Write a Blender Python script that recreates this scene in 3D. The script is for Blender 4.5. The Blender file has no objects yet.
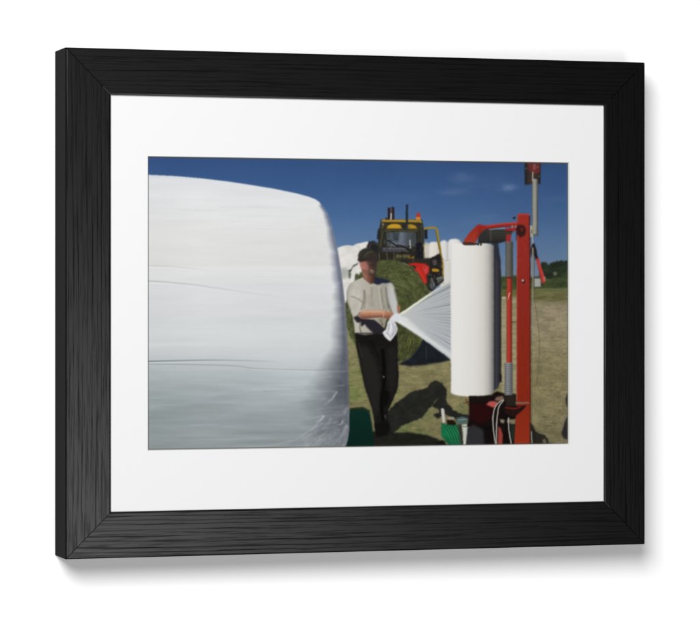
import bpy, bmesh, math
import numpy as np

# ------------------------------------------------------------------ camera
FW, FH, FD = 0.45, 0.3675, 0.0365          # frame width, height, depth (m)
RAIL = 0.0334                              # moulding face width
WX, WZ = 0.3267, 0.2124                    # window cut in the mat
Z0 = 1.5                                   # hanging height of the frame centre
TH = 0.30377
scene = bpy.context.scene
col = scene.collection

cam_d = bpy.data.cameras.new('camera')
cam = bpy.data.objects.new('camera', cam_d)
col.objects.link(cam)
cam.location = (-0.66918, -2.09946 - FD, Z0)
cam.rotation_euler = (math.pi / 2, 0, -TH)
cam_d.sensor_fit = 'HORIZONTAL'
cam_d.sensor_width = 36
cam_d.lens = 2976.4 / 700 * 36
cam_d.shift_y = (303.34 - 310.5) / 700
cam_d.clip_start = 0.05
cam_d.clip_end = 50
scene.camera = cam

# ------------------------------------------------------------------ light
world = bpy.data.worlds.new('World')
scene.world = world
world.use_nodes = True
bg = world.node_tree.nodes['Background']
bg.inputs[0].default_value = (1.0, 1.0, 1.0, 1)
bg.inputs[1].default_value = 0.05


def area(name, loc, target, size, power, colour=(1, 1, 1)):
    d = bpy.data.lights.new(name, 'AREA')
    d.shape = 'DISK'
    d.size = size
    d.energy = power
    d.color = colour
    o = bpy.data.objects.new(name, d)
    col.objects.link(o)
    o.location = loc
    v = [t - l for t, l in zip(target, loc)]
    from mathutils import Vector
    o.rotation_euler = Vector(v).to_track_quat('-Z', 'Y').to_euler()
    return o


area('softbox', (-0.85, -1.80, Z0 + 0.80), (0, 0, Z0), 1.05, 50.0)
area('low_softbox', (0.04, -2.1, Z0 - 0.58), (0, 0, Z0), 1.15, 18.0)

vs = scene.view_settings
vs.view_transform = 'Standard'
vs.look = 'None'
vs.exposure = 0.0
vs.gamma = 1.0
vs.use_curve_mapping = False
scene.render.engine = 'CYCLES'


# ------------------------------------------------------------------ materials
def new_mat(name):
    m = bpy.data.materials.new(name)
    m.use_nodes = True
    nt = m.node_tree
    return m, nt, nt.nodes['Principled BSDF']


def wall_material():
    m, nt, b = new_mat('white_wall_paint')
    tc = nt.nodes.new('ShaderNodeTexCoord')
    n = nt.nodes.new('ShaderNodeTexNoise')
    n.inputs['Scale'].default_value = 420
    n.inputs['Detail'].default_value = 3
    bu = nt.nodes.new('ShaderNodeBump')
    bu.inputs['Strength'].default_value = 0.04
    bu.inputs['Distance'].default_value = 0.0005
    nt.links.new(tc.outputs['Object'], n.inputs['Vector'])
    nt.links.new(n.outputs['Fac'], bu.inputs['Height'])
    nt.links.new(bu.outputs['Normal'], b.inputs['Normal'])
    b.inputs['Base Color'].default_value = (0.95, 0.95, 0.95, 1)
    b.inputs['Roughness'].default_value = 0.9
    b.inputs['Specular IOR Level'].default_value = 0.1
    return m


def mat_board_material(name, rgb):
    m, nt, b = new_mat(name)
    tc = nt.nodes.new('ShaderNodeTexCoord')
    n = nt.nodes.new('ShaderNodeTexNoise')
    n.inputs['Scale'].default_value = 900
    n.inputs['Detail'].default_value = 4
    bu = nt.nodes.new('ShaderNodeBump')
    bu.inputs['Strength'].default_value = 0.06
    bu.inputs['Distance'].default_value = 0.0003
    nt.links.new(tc.outputs['Object'], n.inputs['Vector'])
    nt.links.new(n.outputs['Fac'], bu.inputs['Height'])
    nt.links.new(bu.outputs['Normal'], b.inputs['Normal'])
    b.inputs['Base Color'].default_value = (*rgb, 1)
    b.inputs['Roughness'].default_value = 0.95
    b.inputs['Specular IOR Level'].default_value = 0.05
    return m


def black_wood_material():
    """Black stained open-pored wood: long pores and soft bands run along local X."""
    m, nt, b = new_mat('black_stained_wood')
    L = nt.links
    tc = nt.nodes.new('ShaderNodeTexCoord')
    oi = nt.nodes.new('ShaderNodeObjectInfo')
    off = nt.nodes.new('ShaderNodeVectorMath'); off.operation = 'SCALE'
    off.inputs[0].default_value = (3.1, 5.7, 2.3)
    L.new(oi.outputs['Random'], off.inputs['Scale'])
    add = nt.nodes.new('ShaderNodeVectorMath'); add.operation = 'ADD'
    L.new(tc.outputs['Object'], add.inputs[0]); L.new(off.outputs[0], add.inputs[1])

    def noise(sx, sy, sz, detail, rough=0.55, dist=0.0):
        mp = nt.nodes.new('ShaderNodeMapping')
        mp.inputs['Scale'].default_value = (sx, sy, sz)
        L.new(add.outputs[0], mp.inputs['Vector'])
        n = nt.nodes.new('ShaderNodeTexNoise')
        n.inputs['Scale'].default_value = 1
        n.inputs['Detail'].default_value = detail
        n.inputs['Roughness'].default_value = rough
        n.inputs['Distortion'].default_value = dist
        L.new(mp.outputs[0], n.inputs['Vector'])
        return n.outputs['Fac']

    def ramp(src, p0, p1, c0=0.0, c1=1.0):
        r = nt.nodes.new('ShaderNodeMapRange')
        r.inputs['From Min'].default_value = p0
        r.inputs['From Max'].default_value = p1
        r.inputs['To Min'].default_value = c0
        r.inputs['To Max'].default_value = c1
        L.new(src, r.inputs['Value'])
        return r.outputs[0]

    def mul(a, c):
        n = nt.nodes.new('ShaderNodeMath'); n.operation = 'MULTIPLY'
        L.new(a, n.inputs[0])
        if isinstance(c, float):
            n.inputs[1].default_value = c
        else:
            L.new(c, n.inputs[1])
        return n.outputs[0]

    sx = nt.nodes.new('ShaderNodeSeparateXYZ'); L.new(tc.outputs['Object'], sx.inputs[0])
    wander = noise(2.5, 70, 70, 3, 0.55)             # the rings wander a little from straight
    dist = mul(wander, 0.010)
    pos = nt.nodes.new('ShaderNodeMath'); pos.operation = 'ADD'
    L.new(sx.outputs['Z'], pos.inputs[0]); L.new(dist, pos.inputs[1])
    pp = nt.nodes.new('ShaderNodeMath'); pp.operation = 'PINGPONG'
    L.new(pos.outputs[0], pp.inputs[0]); pp.inputs[1].default_value = 0.0017
    bandv = ramp(pp.outputs[0], 0.00005, 0.0006)
    patch = ramp(noise(9, 240, 240, 2, 0.5), 0.38, 0.62, 0.80, 0.15)    # each line fades in and out
    one = nt.nodes.new('ShaderNodeMapRange')
    L.new(bandv, one.inputs['Value']); L.new(patch, one.inputs['To Min']); one.inputs['To Max'].default_value = 1.0
    pores = noise(30, 1000, 1000, 3, 0.65, 0.2)      # fine open pores
    porev = ramp(pores, 0.34, 0.54)
    h = mul(one.outputs[0], ramp(porev, 0, 1, 0.40, 1.0))
    cr = nt.nodes.new('ShaderNodeMix'); cr.data_type = 'RGBA'
    cr.inputs['A'].default_value = (0.0010, 0.0010, 0.0010, 1)
    cr.inputs['B'].default_value = (0.0026, 0.0026, 0.0025, 1)
    L.new(h, cr.inputs['Factor'])
    L.new(cr.outputs['Result'], b.inputs['Base Color'])
    L.new(ramp(h, 0, 1, 0.36, 0.28), b.inputs['Roughness'])
    L.new(ramp(h, 0, 0.9, 0.01, 0.28), b.inputs['Specular IOR Level'])
    bu = nt.nodes.new('ShaderNodeBump')
    bu.inputs['Strength'].default_value = 0.16
    bu.inputs['Distance'].default_value = 0.00012
    L.new(h, bu.inputs['Height'])
    L.new(bu.outputs['Normal'], b.inputs['Normal'])
    return m


def print_material():
    m, nt, b = new_mat('photo_print')
    a = nt.nodes.new('ShaderNodeAttribute')
    a.attribute_type = 'GEOMETRY'
    a.attribute_name = 'ink'
    nt.links.new(a.outputs['Color'], b.inputs['Base Color'])
    b.inputs['Roughness'].default_value = 0.9
    b.inputs['Specular IOR Level'].default_value = 0.0
    return m


M_WALL = wall_material()
M_MAT = mat_board_material('white_mat_board', (0.675, 0.675, 0.677))
M_CORE = mat_board_material('mat_core', (0.66, 0.65, 0.61))
M_WOOD = black_wood_material()
M_PRINT = print_material()
M_EDGE, _nt, _b = new_mat('matte_black_edge')
_b.inputs['Base Color'].default_value = (0.0028, 0.0028, 0.0028, 1)
_b.inputs['Roughness'].default_value = 0.8
_b.inputs['Specular IOR Level'].default_value = 0.06
_n = _nt.nodes.new('ShaderNodeTexNoise'); _n.inputs['Scale'].default_value = 260
_tc = _nt.nodes.new('ShaderNodeTexCoord'); _nt.links.new(_tc.outputs['Object'], _n.inputs['Vector'])
_bu = _nt.nodes.new('ShaderNodeBump'); _bu.inputs['Strength'].default_value = 0.15; _bu.inputs['Distance'].default_value = 0.0003
_nt.links.new(_n.outputs['Fac'], _bu.inputs['Height']); _nt.links.new(_bu.outputs['Normal'], _b.inputs['Normal'])


# ------------------------------------------------------------------ mesh helpers
def mesh_obj(name, verts, faces, material, parent=None, smooth=False):
    me = bpy.data.meshes.new(name)
    me.from_pydata(verts, [], faces)
    me.update()
    bm = bmesh.new(); bm.from_mesh(me)
    bmesh.ops.recalc_face_normals(bm, faces=bm.faces)
    bm.to_mesh(me); bm.free()
    me.materials.append(material)
    o = bpy.data.objects.new(name, me)
    col.objects.link(o)
    o.parent = parent
    return o


# ------------------------------------------------------------------ wall
wall = mesh_obj('wall', [(-3, 0, -1.5 + Z0), (3, 0, -1.5 + Z0), (3, 0, 2.0 + Z0), (-3, 0, 2.0 + Z0),
                         (-3, 0.1, -1.5 + Z0), (3, 0.1, -1.5 + Z0), (3, 0.1, 2.0 + Z0), (-3, 0.1, 2.0 + Z0)],
                [(0, 1, 2, 3), (4, 5, 6, 7), (0, 1, 5, 4), (1, 2, 6, 5), (2, 3, 7, 6), (3, 0, 4, 7)], M_WALL)
wall['kind'] = 'structure'

# ------------------------------------------------------------------ picture frame
frame = bpy.data.objects.new('picture_frame', None)
col.objects.link(frame)
frame.location = (0, 0, Z0 - FH / 2)
frame['label'] = 'black wood-grain picture frame with wide white mat around a farm photograph'
frame['category'] = 'picture frame'
CZ = FH / 2                                   # frame centre above its base

LIP = 0.0022                                  # thickness of the lip that holds the mat
RAB = 0.0065                                  # rabbet width


def rail(length, name='rail'):
    """Moulding along local X, outer edge at local z=0, inner at z=RAIL, back y=0, front y=-FD;
    mitred ends, eased edges, rabbet behind the lip."""
    e = 0.0009
    gap = 0.00030
    f = -FD
    prof = [(0.0004, 0.0), (0.0004, f + 1.6 * e), (0.0004 + 0.35 * e, f + 0.55 * e), (0.0004 + e, f + 0.1 * e),
            (0.0004 + 1.7 * e, f), (RAIL - 1.3 * e, f), (RAIL - 0.4 * e, f + 0.25 * e),
            (RAIL, f + e), (RAIL, f + LIP), (RAIL - RAB, f + LIP), (RAIL - RAB, 0.0)]
    prof = [(z - (0.0004 if i < 5 else 0), y) for i, (z, y) in enumerate(prof)]
    n = len(prof)
    vs_, fs = [], []
    segs = 9
    rng = np.random.default_rng(int(length * 1e5))
    for k in range(segs):
        t = k / (segs - 1)
        for z, y in prof:
            half = length / 2 - z - gap
            vs_.append(((2 * t - 1) * half, y, z))
    for k in range(segs - 1):
        for i in range(n):
            j = (i + 1) % n
            fs.append((k * n + i, k * n + j, (k + 1) * n + j, (k + 1) * n + i))
    fs.append(tuple(range(n)))
    fs.append(tuple((segs - 1) * n + i for i in range(n)))
    o = mesh_obj(name, vs_, fs, M_WOOD, frame)
    o.data.materials.append(M_EDGE)
    for p in o.data.polygons:                 # the outer edge is painted, not grained
        if p.normal.z < -0.9:
            p.material_index = 1
    return o


r = rail(FW); r.location = (0, 0, 0)
r = rail(FW); r.location = (0, 0, FH); r.rotation_euler = (0, math.pi, 0)
r = rail(FH); r.location = (-FW / 2, 0, CZ); r.rotation_euler = (0, math.pi / 2, 0)
r = rail(FH); r.location = (FW / 2, 0, CZ); r.rotation_euler = (0, -math.pi / 2, 0)

# mat: board with a bevelled window
MAT_Y = -FD + LIP + 0.0002                    # front face of the mat, just under the lip
MAT_T = 0.0016
ox, oz = FW / 2 - RAIL + RAB - 0.0008, FH / 2 - RAIL + RAB - 0.0008
wx, wz = WX / 2, WZ / 2
BV = 0.0005                                   # slanted cut of the window edge


def ring(x, z, y):
    return [(-x, y, CZ - z), (x, y, CZ - z), (x, y, CZ + z), (-x, y, CZ + z)]


def strip(a, b):
    return [(a + i, a + (i + 1) % 4, b + (i + 1) % 4, b + i) for i in range(4)]


mat_v = ring(ox, oz, MAT_Y) + ring(wx + BV, wz + BV, MAT_Y) + ring(ox, oz, MAT_Y + MAT_T)
mat_board = mesh_obj('mat_board', mat_v, strip(0, 4) + strip(8, 0), M_MAT, frame)
mat_board['label'] = 'wide white mat board with a bevelled window'
bev = mesh_obj('bevel_cut', ring(wx + BV, wz + BV, MAT_Y + 0.00002) + ring(wx, wz, MAT_Y + MAT_T),
               strip(0, 4), M_CORE, mat_board)


# ------------------------------------------------------------------ the printed photograph
# The print is flat ink on paper. Its picture is drawn here, shape by shape, on a numpy canvas whose
# units are pixels of the reference photograph, and stored as the ink colour of the paper's fine mesh.
S = 3
X0, Y0, X1, Y1 = 145, 152, 573, 454
CW, CH = (X1 - X0) * S, (Y1 - Y0) * S
XX, YY = np.meshgrid(X0 + (np.arange(CW) + 0.5) / S, Y0 + (np.arange(CH) + 0.5) / S)
XX = XX.astype(np.float32); YY = YY.astype(np.float32)
C = np.zeros((CH, CW, 3), np.float32)


def blur(a, sx, sy=None):
    sy = sx if sy is None else sy
    for ax, s in ((1, sx), (0, sy)):
        if s < 0.2:
            continue
        rad = max(1, int(math.ceil(3 * s)))
        k = np.exp(-0.5 * (np.arange(-rad, rad + 1) / s) ** 2); k /= k.sum()
        pad = [(0, 0)] * a.ndim; pad[ax] = (rad, rad)
        p = np.pad(a, pad, mode='edge')
        out = np.zeros_like(a)
        n = a.shape[ax]
        for i, w in enumerate(k):
            out += np.float32(w) * (p[:, i:i + n] if ax == 1 else p[i:i + n])
        a = out
    return a


def vnoise(cx, cy, seed, octaves=3):
    """fractal value noise, cell cx by cy photo pixels, zero mean, about -1..1"""
    rng = np.random.default_rng(seed)
    out = np.zeros((CH, CW), np.float32); amp = 1.0
    for o in range(octaves):
        gw, gh = int((X1 - X0) / cx) + 4, int((Y1 - Y0) / cy) + 4
        g = rng.uniform(-1, 1, (gh, gw)).astype(np.float32)
        fx = (XX[0] - X0) / cx; fy = (YY[:, 0] - Y0) / cy
        ix = fx.astype(int); iy = fy.astype(int)
        tx = fx - ix; ty = fy - iy
        tx = tx * tx * (3 - 2 * tx); ty = (ty * ty * (3 - 2 * ty))[:, None]
        r0 = g[iy][:, ix] * (1 - tx) + g[iy][:, ix + 1] * tx
        r1 = g[iy + 1][:, ix] * (1 - tx) + g[iy + 1][:, ix + 1] * tx
        out += amp * (r0 * (1 - ty) + r1 * ty)
        amp *= 0.55; cx = max(cx / 2, 0.5); cy = max(cy / 2, 0.5)
    return out / 1.4


def smooth_pts(pts, closed=True, n=6):
    p = np.array(pts, float); N = len(p); out = []
    for i in range(N if closed else N - 1):
        if closed:
            a, b, c, d = p[i - 1], p[i], p[(i + 1) % N], p[(i + 2) % N]
        else:
            a, b, c, d = p[max(i - 1, 0)], p[i], p[i + 1], p[min(i + 2, N - 1)]
        for t in np.arange(n) / n:
            out.append(0.5 * (2 * b + (c - a) * t + (2 * a - 5 * b + 4 * c - d) * t * t + (3 * b - a - 3 * c + d) * t ** 3))
    if not closed:
        out.append(p[-1])
    return np.array(out)


def window(x0, y0, x1, y1, m):
    return (slice(max(0, int((y0 - m - Y0) * S)), min(CH, int((y1 + m - Y0) * S) + 1)),
            slice(max(0, int((x0 - m - X0) * S)), min(CW, int((x1 + m - X0) * S) + 1)))


def put(sl, mask, colour, alpha=1.0):
    if callable(colour):
        c = colour(XX[sl], YY[sl])
    elif isinstance(colour, np.ndarray) and colour.ndim == 3:
        c = colour[sl]
    else:
        c = np.array(colour, np.float32)
    a = (mask * alpha)[..., None]
    C[sl] = C[sl] * (1 - a) + c * a


def poly(pts, colour, soft=0.4, alpha=1.0, curve=False, rough=0.0, seed=1):
    p = smooth_pts(pts) if curve else np.array(pts, float)
    sl = window(p[:, 0].min(), p[:, 1].min(), p[:, 0].max(), p[:, 1].max(), 3 * soft + 1 + rough)
    x, y = XX[sl], YY[sl]
    if x.size == 0:
        return sl, None
    if rough:
        x = x + NFINE[sl] * rough; y = y + NFINE2[sl] * rough
    ins = np.zeros(x.shape, bool)
    q = np.roll(p, -1, 0)
    for (ax, ay), (bx, by) in zip(p, q):
        if ay == by:
            continue
        ins ^= ((ay > y) != (by > y)) & (x < (bx - ax) * (y - ay) / (by - ay) + ax)
    m = blur(ins.astype(np.float32), soft * S)
    put(sl, m, colour, alpha)
    return sl, m


def stroke(pts, w, colour, soft=0.35, alpha=1.0, curve=True, w1=None, a1=None):
    p = smooth_pts(pts, False) if curve and len(pts) > 2 else np.array(pts, float)
    w1 = w if w1 is None else w1
    a1 = alpha if a1 is None else a1
    sl = window(p[:, 0].min(), p[:, 1].min(), p[:, 0].max(), p[:, 1].max(), max(w, w1) + 3 * soft + 1)
    x, y = XX[sl], YY[sl]
    if x.size == 0:
        return
    best = np.full(x.shape, 1e9, np.float32); tt = np.zeros(x.shape, np.float32)
    n = len(p) - 1
    for i in range(n):
        a, b = p[i], p[i + 1]; d = b - a; L2 = max(d @ d, 1e-9)
        t = np.clip(((x - a[0]) * d[0] + (y - a[1]) * d[1]) / L2, 0, 1)
        ds = np.hypot(x - a[0] - t * d[0], y - a[1] - t * d[1])
        u = ds < best
        best = np.where(u, ds, best); tt = np.where(u, (i + t) / n, tt)
    hw = 0.5 * (w + (w1 - w) * tt)
    m = np.clip((hw - best) / (2 * soft) + 0.5, 0, 1)
    put(sl, m * (alpha + (a1 - alpha) * tt), colour)


def rect(x0, y0, x1, y1, colour, soft=0.35, alpha=1.0):
    return poly([(x0, y0), (x1, y0), (x1, y1), (x0, y1)], colour, soft, alpha)


def grad(ts, cols, axis='y', tex=0.0, nz=None):
    cols = np.array(cols, np.float32)

    def f(x, y):
        v = y if axis == 'y' else x
        out = np.stack([np.interp(v, ts, cols[:, k]) for k in range(3)], -1).astype(np.float32)
        return out
    return f


def tint(base, nz, amp):
    """full canvas of one colour modulated by noise"""
    return np.array(base, np.float32) * (1 + amp * nz[..., None])


NFINE = vnoise(1.6, 1.6, 11, 2)
NFINE2 = vnoise(1.6, 1.6, 12, 2)
NMED = vnoise(6, 4, 13, 4)
NBIG = vnoise(30, 22, 14, 4)
NFLAT = vnoise(9, 1.6, 15, 3)
NGRIT = vnoise(1.2, 0.9, 16, 2)

# --- sky
C[:] = grad([155, 185, 215, 245, 275, 300],
            [(50, 79, 126), (58, 90, 139), (70, 104, 151), (91, 122, 161), (114, 137, 163), (126, 144, 164)])(XX, YY)
C *= (1 - 0.06 * np.clip((XX - 430) / 140, 0, 1))[..., None]
C += 1.6 * NBIG[..., None]
cl = np.clip(vnoise(22, 7, 21, 4) - 0.15, 0, 1)
for cx, cy, rx, ry, a in ((463, 178, 12, 5, .35), (509, 187, 8, 4, .42), (455, 191, 14, 3.5, .28), (486, 181, 30, 9, .12),
                          (410, 196, 20, 5, .10), (486, 220, 30, 7, .10), (555, 199, 14, 3, .12)):
    wgt = np.exp(-((XX - cx) / rx) ** 2 - ((YY - cy) / ry) ** 2) * a * (0.45 + cl)
    C += wgt[..., None] * (np.array((150, 165, 195), np.float32) - C)

# --- far trees and slope on the right
poly([(498, 277), (520, 275), (532, 277), (541, 276), (572, 273), (572, 300), (498, 300)],
     tint((66, 76, 44), NMED, .22), .8)
poly([(540, 279), (540.5, 266), (543, 262.6), (546, 261.6), (549, 264.5), (552, 262.8), (557, 261), (563, 260.6), (573, 259.5),
      (573, 281), (566, 279), (560, 276), (552, 279)], tint((38, 47, 35), NMED, .25), .6, rough=.9)
poly([(556, 275), (572, 271), (572, 289), (552, 288)], tint((55, 66, 40), NMED, .25), 1.6, .8)
poly([(553.5, 272.5), (557, 271.5), (558, 274), (555, 276)], (120, 125, 108), .6, .75)
rect(498, 288, 573, 291.5, tint((98, 102, 62), NFLAT, .12), .7)

# --- ground
gb = grad([286, 292, 299, 306, 330, 370, 410, 450],
          [(128, 122, 88), (112, 110, 70), (112, 108, 72), (144, 135, 104), (143, 134, 101), (136, 128, 88), (126, 119, 82), (116, 110, 77)])
g = gb(XX, YY)
warm = np.clip((XX - 505) / 40, 0, 1)[..., None]
g = g * (1 - warm) + warm * (g * np.array((1.0, .985, 1.03), np.float32))
g *= (1 + .10 * NMED + .06 * NFLAT +   .05 * NGRIT + .05 * NBIG)[..., None]
green = np.clip(NBIG * 1.6 + .1, 0, 1) * np.clip((500 - XX) / 60, 0, 1)
g += green[..., None] * np.array((-20, -5, -16), np.float32)
gm = blur(((YY > 291 + .5 * NMED)).astype(np.float32), 1.5)
C[:] = C * (1 - gm[..., None]) + g * gm[..., None]
rect(531, 293.5, 573, 300, tint((98, 98, 58), NFLAT, .25), 1.2, .75)
rng = np.random.default_rng(5)
for i in range(420):                       # clods, stones, tufts and ruts
    x = rng.uniform(345, 570); y = 302 + 142 * rng.uniform(0, 1) ** 1.0
    k = .35 + (y - 300) / 150
    dk = rng.uniform() < .62
    c = (78, 70, 48) if dk else (166, 156, 122)
    if x < 500 and rng.uniform() < .45:
        c = (82, 88, 44)
    stroke([(x, y), (x + rng.uniform(1, 5) * k, y + rng.uniform(-.5, .5))], rng.uniform(.5, 1.5) * k, c, .4, rng.uniform(.15, .5))
for i in range(1500):                      # stubble and straw litter
    x = rng.uniform(345, 572); y = 303 + 143 * rng.uniform(0, 1)
    k = .3 + (y - 300) / 160
    c = [(92, 86, 56), (160, 151, 116), (150, 138, 98), (88, 90, 50), (108, 100, 70)][rng.integers(5)]
    t = rng.normal(0, .5) if rng.uniform() < .6 else rng.uniform(0, 3.14)
    L = rng.uniform(.6, 2.6) * k
    stroke([(x, y), (x + L * math.cos(t), y + L * math.sin(t))], .45 + .35 * k, c, .3, rng.uniform(.12, .45), curve=False)
for (x, y, w) in ((541, 318, 14), (552, 338, 12), (545, 371, 16), (536, 356, 9), (560, 329, 12), (548, 396, 10), (557, 377, 9)):
    stroke([(x, y), (x + w * .5, y - 1.5), (x + w, y + .5)], 1.2, (104, 96, 70), .7, .3)
rect(534.6, 277.5, 541.5, 286.8, (160, 160, 156), .5)
rect(534.6, 276.7, 541.8, 278.2, (70, 72, 66), .5)

# --- stacked white bales behind
WB = tint((222, 219, 214), NMED, .05)
poly([(336, 249), (339, 247), (347, 244.8), (354, 245.4), (357, 243.6), (362, 242.4), (368, 241.2), (373, 243), (373, 300), (353, 300),
      (347, 303), (338, 302)], WB, .5)
poly([(357.3, 243.5), (362, 250), (361, 262), (357, 262), (360, 252)], (186, 186, 184), 1.0, .55, curve=True)
poly([(339, 268), (347, 267), (350, 270), (349, 277), (341, 279)], (160, 164, 158), 1.6, .8)
poly([(348.3, 270.8), (351, 272.4), (353.5, 267), (358.2, 264.3), (359.5, 262.6), (354.2, 264.6), (351.8, 268.5)], (62, 66, 56), .5, .9)
poly([(349, 271), (352, 273), (350.7, 279), (349.2, 277)], (84, 88, 74), .6, .9)
poly([(355.2, 279), (355.4, 274.6), (357.4, 273), (360, 275.4), (362, 275), (362, 278), (358, 279.5)], (74, 76, 62), .5, .95)
def bale_end(x0, x1, yt, yb, c):
    w = x1 - x0
    pts = [(x0, yb), (x0, yt + 4), (x0 + .10 * w, yt + 1.4), (x0 + .30 * w, yt + .2), (x0 + .6 * w, yt), (x0 + .88 * w, yt + 1.2), (x1, yt + 4), (x1, yb)]
    c = np.array(c, np.float32)
    poly(pts, grad([x0, x0 + .3 * w, x0 + .7 * w, x1], [c * .93, c, c * .97, c * .80], 'x'), .55)
bale_end(423, 430, 242, 263, (206, 200, 184))
bale_end(428.6, 440.6, 241.4, 263, (228, 222, 211))
bale_end(440, 449, 240, 286, (222, 221, 219))
bale_end(443.2, 454, 260, 286, (216, 212, 205))
bale_end(448.2, 462, 238.6, 262, (230, 228, 224))
stroke([(440.2, 246), (440.4, 262)], .8, (150, 148, 142), .5, .6)
stroke([(443.4, 260.4), (452, 259.8)], .8, (168, 165, 158), .5, .7)

# --- loader tractor
DK = (35, 34, 32)
poly([(367, 247), (369, 242), (374, 240.5), (381, 244), (384, 251), (383, 262), (370, 260)], (38, 37, 38), .6)
stroke([(369.5, 251), (371, 244.5), (376, 242.8), (380, 246)], 1.3, (78, 76, 74), .5, .6)
for x in (369.5, 371.3, 373.2):
    rect(x, 240.8, x + 1, 243.5, (44, 44, 44), .35)
poly([(381.5, 219.5), (423, 219.5), (424.5, 230), (425, 262), (379, 262), (378.5, 240), (380, 228)], (46, 46, 40), .5)
# glazing with the sky behind it
poly([(386, 231.5), (418, 231.5), (420, 246.5), (386.5, 246.5)], grad([386, 395, 402, 408, 420], [(62, 66, 66), (90, 100, 112), (104, 114, 130), (74, 80, 88), (60, 64, 62)], 'x'), .6)
poly([(393, 232), (400, 232), (399, 242), (393.5, 240)], (52, 58, 62), .8, .8)
stroke([(388, 240), (394, 243.5), (399, 247)], 1.2, (32, 32, 30), .4)
stroke([(410.5, 240), (411, 247.5)], 1.4, (176, 180, 178), .4, .8)
stroke([(383, 232), (381, 246)], 2.0, (66, 64, 48), .5, .9)
stroke([(386, 231), (386.5, 247)], 1.2, (40, 40, 34), .4)
stroke([(417, 231), (418.6, 247)], 1.6, (40, 40, 36), .4)
stroke([(421.5, 222), (422.8, 245)], 1.7, (58, 56, 46), .4)
rect(384, 229.3, 420, 231.8, (60, 56, 42), .5)
stroke([(386, 230.4), (419, 230.4)], .8, (96, 88, 58), .4, .7)
# roof
poly([(382.5, 219.8), (384.5, 219), (421, 219.6), (422.8, 221.4), (422, 222.4), (382, 222)], (168, 132, 40), .4)
poly([(385, 222), (421, 222.2), (421, 229.4), (384, 229.4)], (52, 49, 38), .5)
poly([(387.6, 228), (388.5, 225.3), (392, 223.8), (397, 223.6), (401, 224.6), (402, 228)], (196, 150, 36), .5)
poly([(407.5, 228), (408, 224.6), (412, 224), (416, 225.5), (417.5, 228)], (184, 140, 38), .5)
stroke([(387, 228.3), (418, 228.4)], .9, (128, 98, 30), .4, .8)
poly([(382.2, 221), (385.4, 222), (384, 229), (381.2, 228)], (72, 66, 48), .4)
poly([(382.6, 223.6), (384, 223.2), (383.8, 226)], (176, 172, 150), .4, .9)
# roof lamps, exhaust, beacon
rect(388.3, 207.2, 391, 219.5, (40, 32, 34), .4); rect(392.1, 206.8, 394.9, 219.5, (46, 36, 36), .4)
rect(390.9, 212.6, 392.5, 219.5, (186, 184, 184), .4); rect(391, 207.6, 392.2, 212.6, (86, 70, 72), .4)
rect(385.6, 217.4, 388.4, 219.6, (66, 58, 42), .4)
poly([(406.2, 231.5), (406.2, 204.8), (408.6, 203.6), (408.8, 231.5)], (36, 45, 52), .4)
poly([(402.4, 224), (406, 224), (406, 229), (403.4, 229)], (42, 42, 40), .4)
rect(407.2, 224, 408.8, 232, (92, 70, 40), .4, .6)
poly([(416.8, 216.6), (417.4, 212.8), (420.3, 212.6), (421.4, 217.2)], (182, 52, 36), .45)
rect(416.8, 216.6, 421, 219.8, (206, 128, 44), .4)
# mirrors, bar, lower cab
poly([(378.4, 229), (380.6, 227.5), (380.4, 239), (377.4, 238.5)], (38, 38, 36), .5)
poly([(424.9, 228), (428, 227.8), (428.2, 238.4), (425.2, 238.6)], (30, 32, 34), .45)
rect(383, 247.5, 409.5, 251.8, (70, 70, 77), .6)
stroke([(384, 248.2), (408, 248.2)], .9, (104, 104, 112), .4, .8)
stroke([(398, 245), (405, 246.5), (411, 251.5)], 1.6, (32, 31, 30), .4)
rect(380, 252, 424, 262, (42, 40, 32), .6)
rect(396.5, 254.4, 411, 257.8, (98, 92, 58), .5, .9)
rect(396.5, 258.4, 411, 260.0, (62, 58, 40), .5, .9)
for x in (379.5, 387.5, 394.5):
    stroke([(x, 253), (x + .8, 262)], 1.3, (98, 98, 72), .5, .6)
poly([(409.2, 255.4), (412, 257.5), (414.8, 255.2), (414.6, 261), (409.6, 261)], (176, 124, 44), .5, .9)
stroke([(410.4, 256), (413.4, 261)], .9, (58, 44, 24), .4, .8)
poly([(416.4, 243), (420, 241.8), (424, 243), (424.2, 263), (416, 263)], (28, 28, 34), .5)
stroke([(424.4, 243), (424.6, 263)], .9, (170, 152, 80), .4, .6)
# yellow hand rail
stroke([(425.5, 228.2), (431, 227.4), (435.4, 227.5), (437.6, 230.6), (439, 240), (441, 251), (442.8, 262), (443.3, 276)], 2.2, (152, 128, 50), .45)
stroke([(435.8, 229.4), (438.4, 241), (441.6, 258)], .8, (98, 80, 32), .4, .7)
# dark linkage
poly([(426.5, 259), (430, 258), (434.4, 256.2), (438, 254), (440.6, 253.2), (442, 257), (442.8, 273), (444.4, 280.5), (441, 284), (437, 286.5),
      (433, 291), (428, 290), (429, 276), (428, 266)], (36, 33, 32), .55)
poly([(433, 260), (437, 259), (437.5, 264), (434, 266)], (92, 86, 84), .7, .8)
poly([(432.4, 268.6), (435, 268), (439.6, 269), (439.4, 271.4), (433, 271.2)], (184, 136, 38), .45)
poly([(437, 277), (443.5, 275.6), (444.2, 280), (438.4, 284)], (82, 86, 78), .5)
stroke([(437, 279), (443.5, 277)], .8, (140, 144, 128), .35, .7)
stroke([(438, 283.4), (444, 280)], .8, (30, 30, 28), .35, .9)
poly([(430, 278), (432.6, 277), (436, 285), (433, 289.4), (430.5, 287)], (96, 101, 105), .55)
stroke([(431.3, 279), (433.6, 288)], .8, (52, 54, 56), .4, .8)

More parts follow.
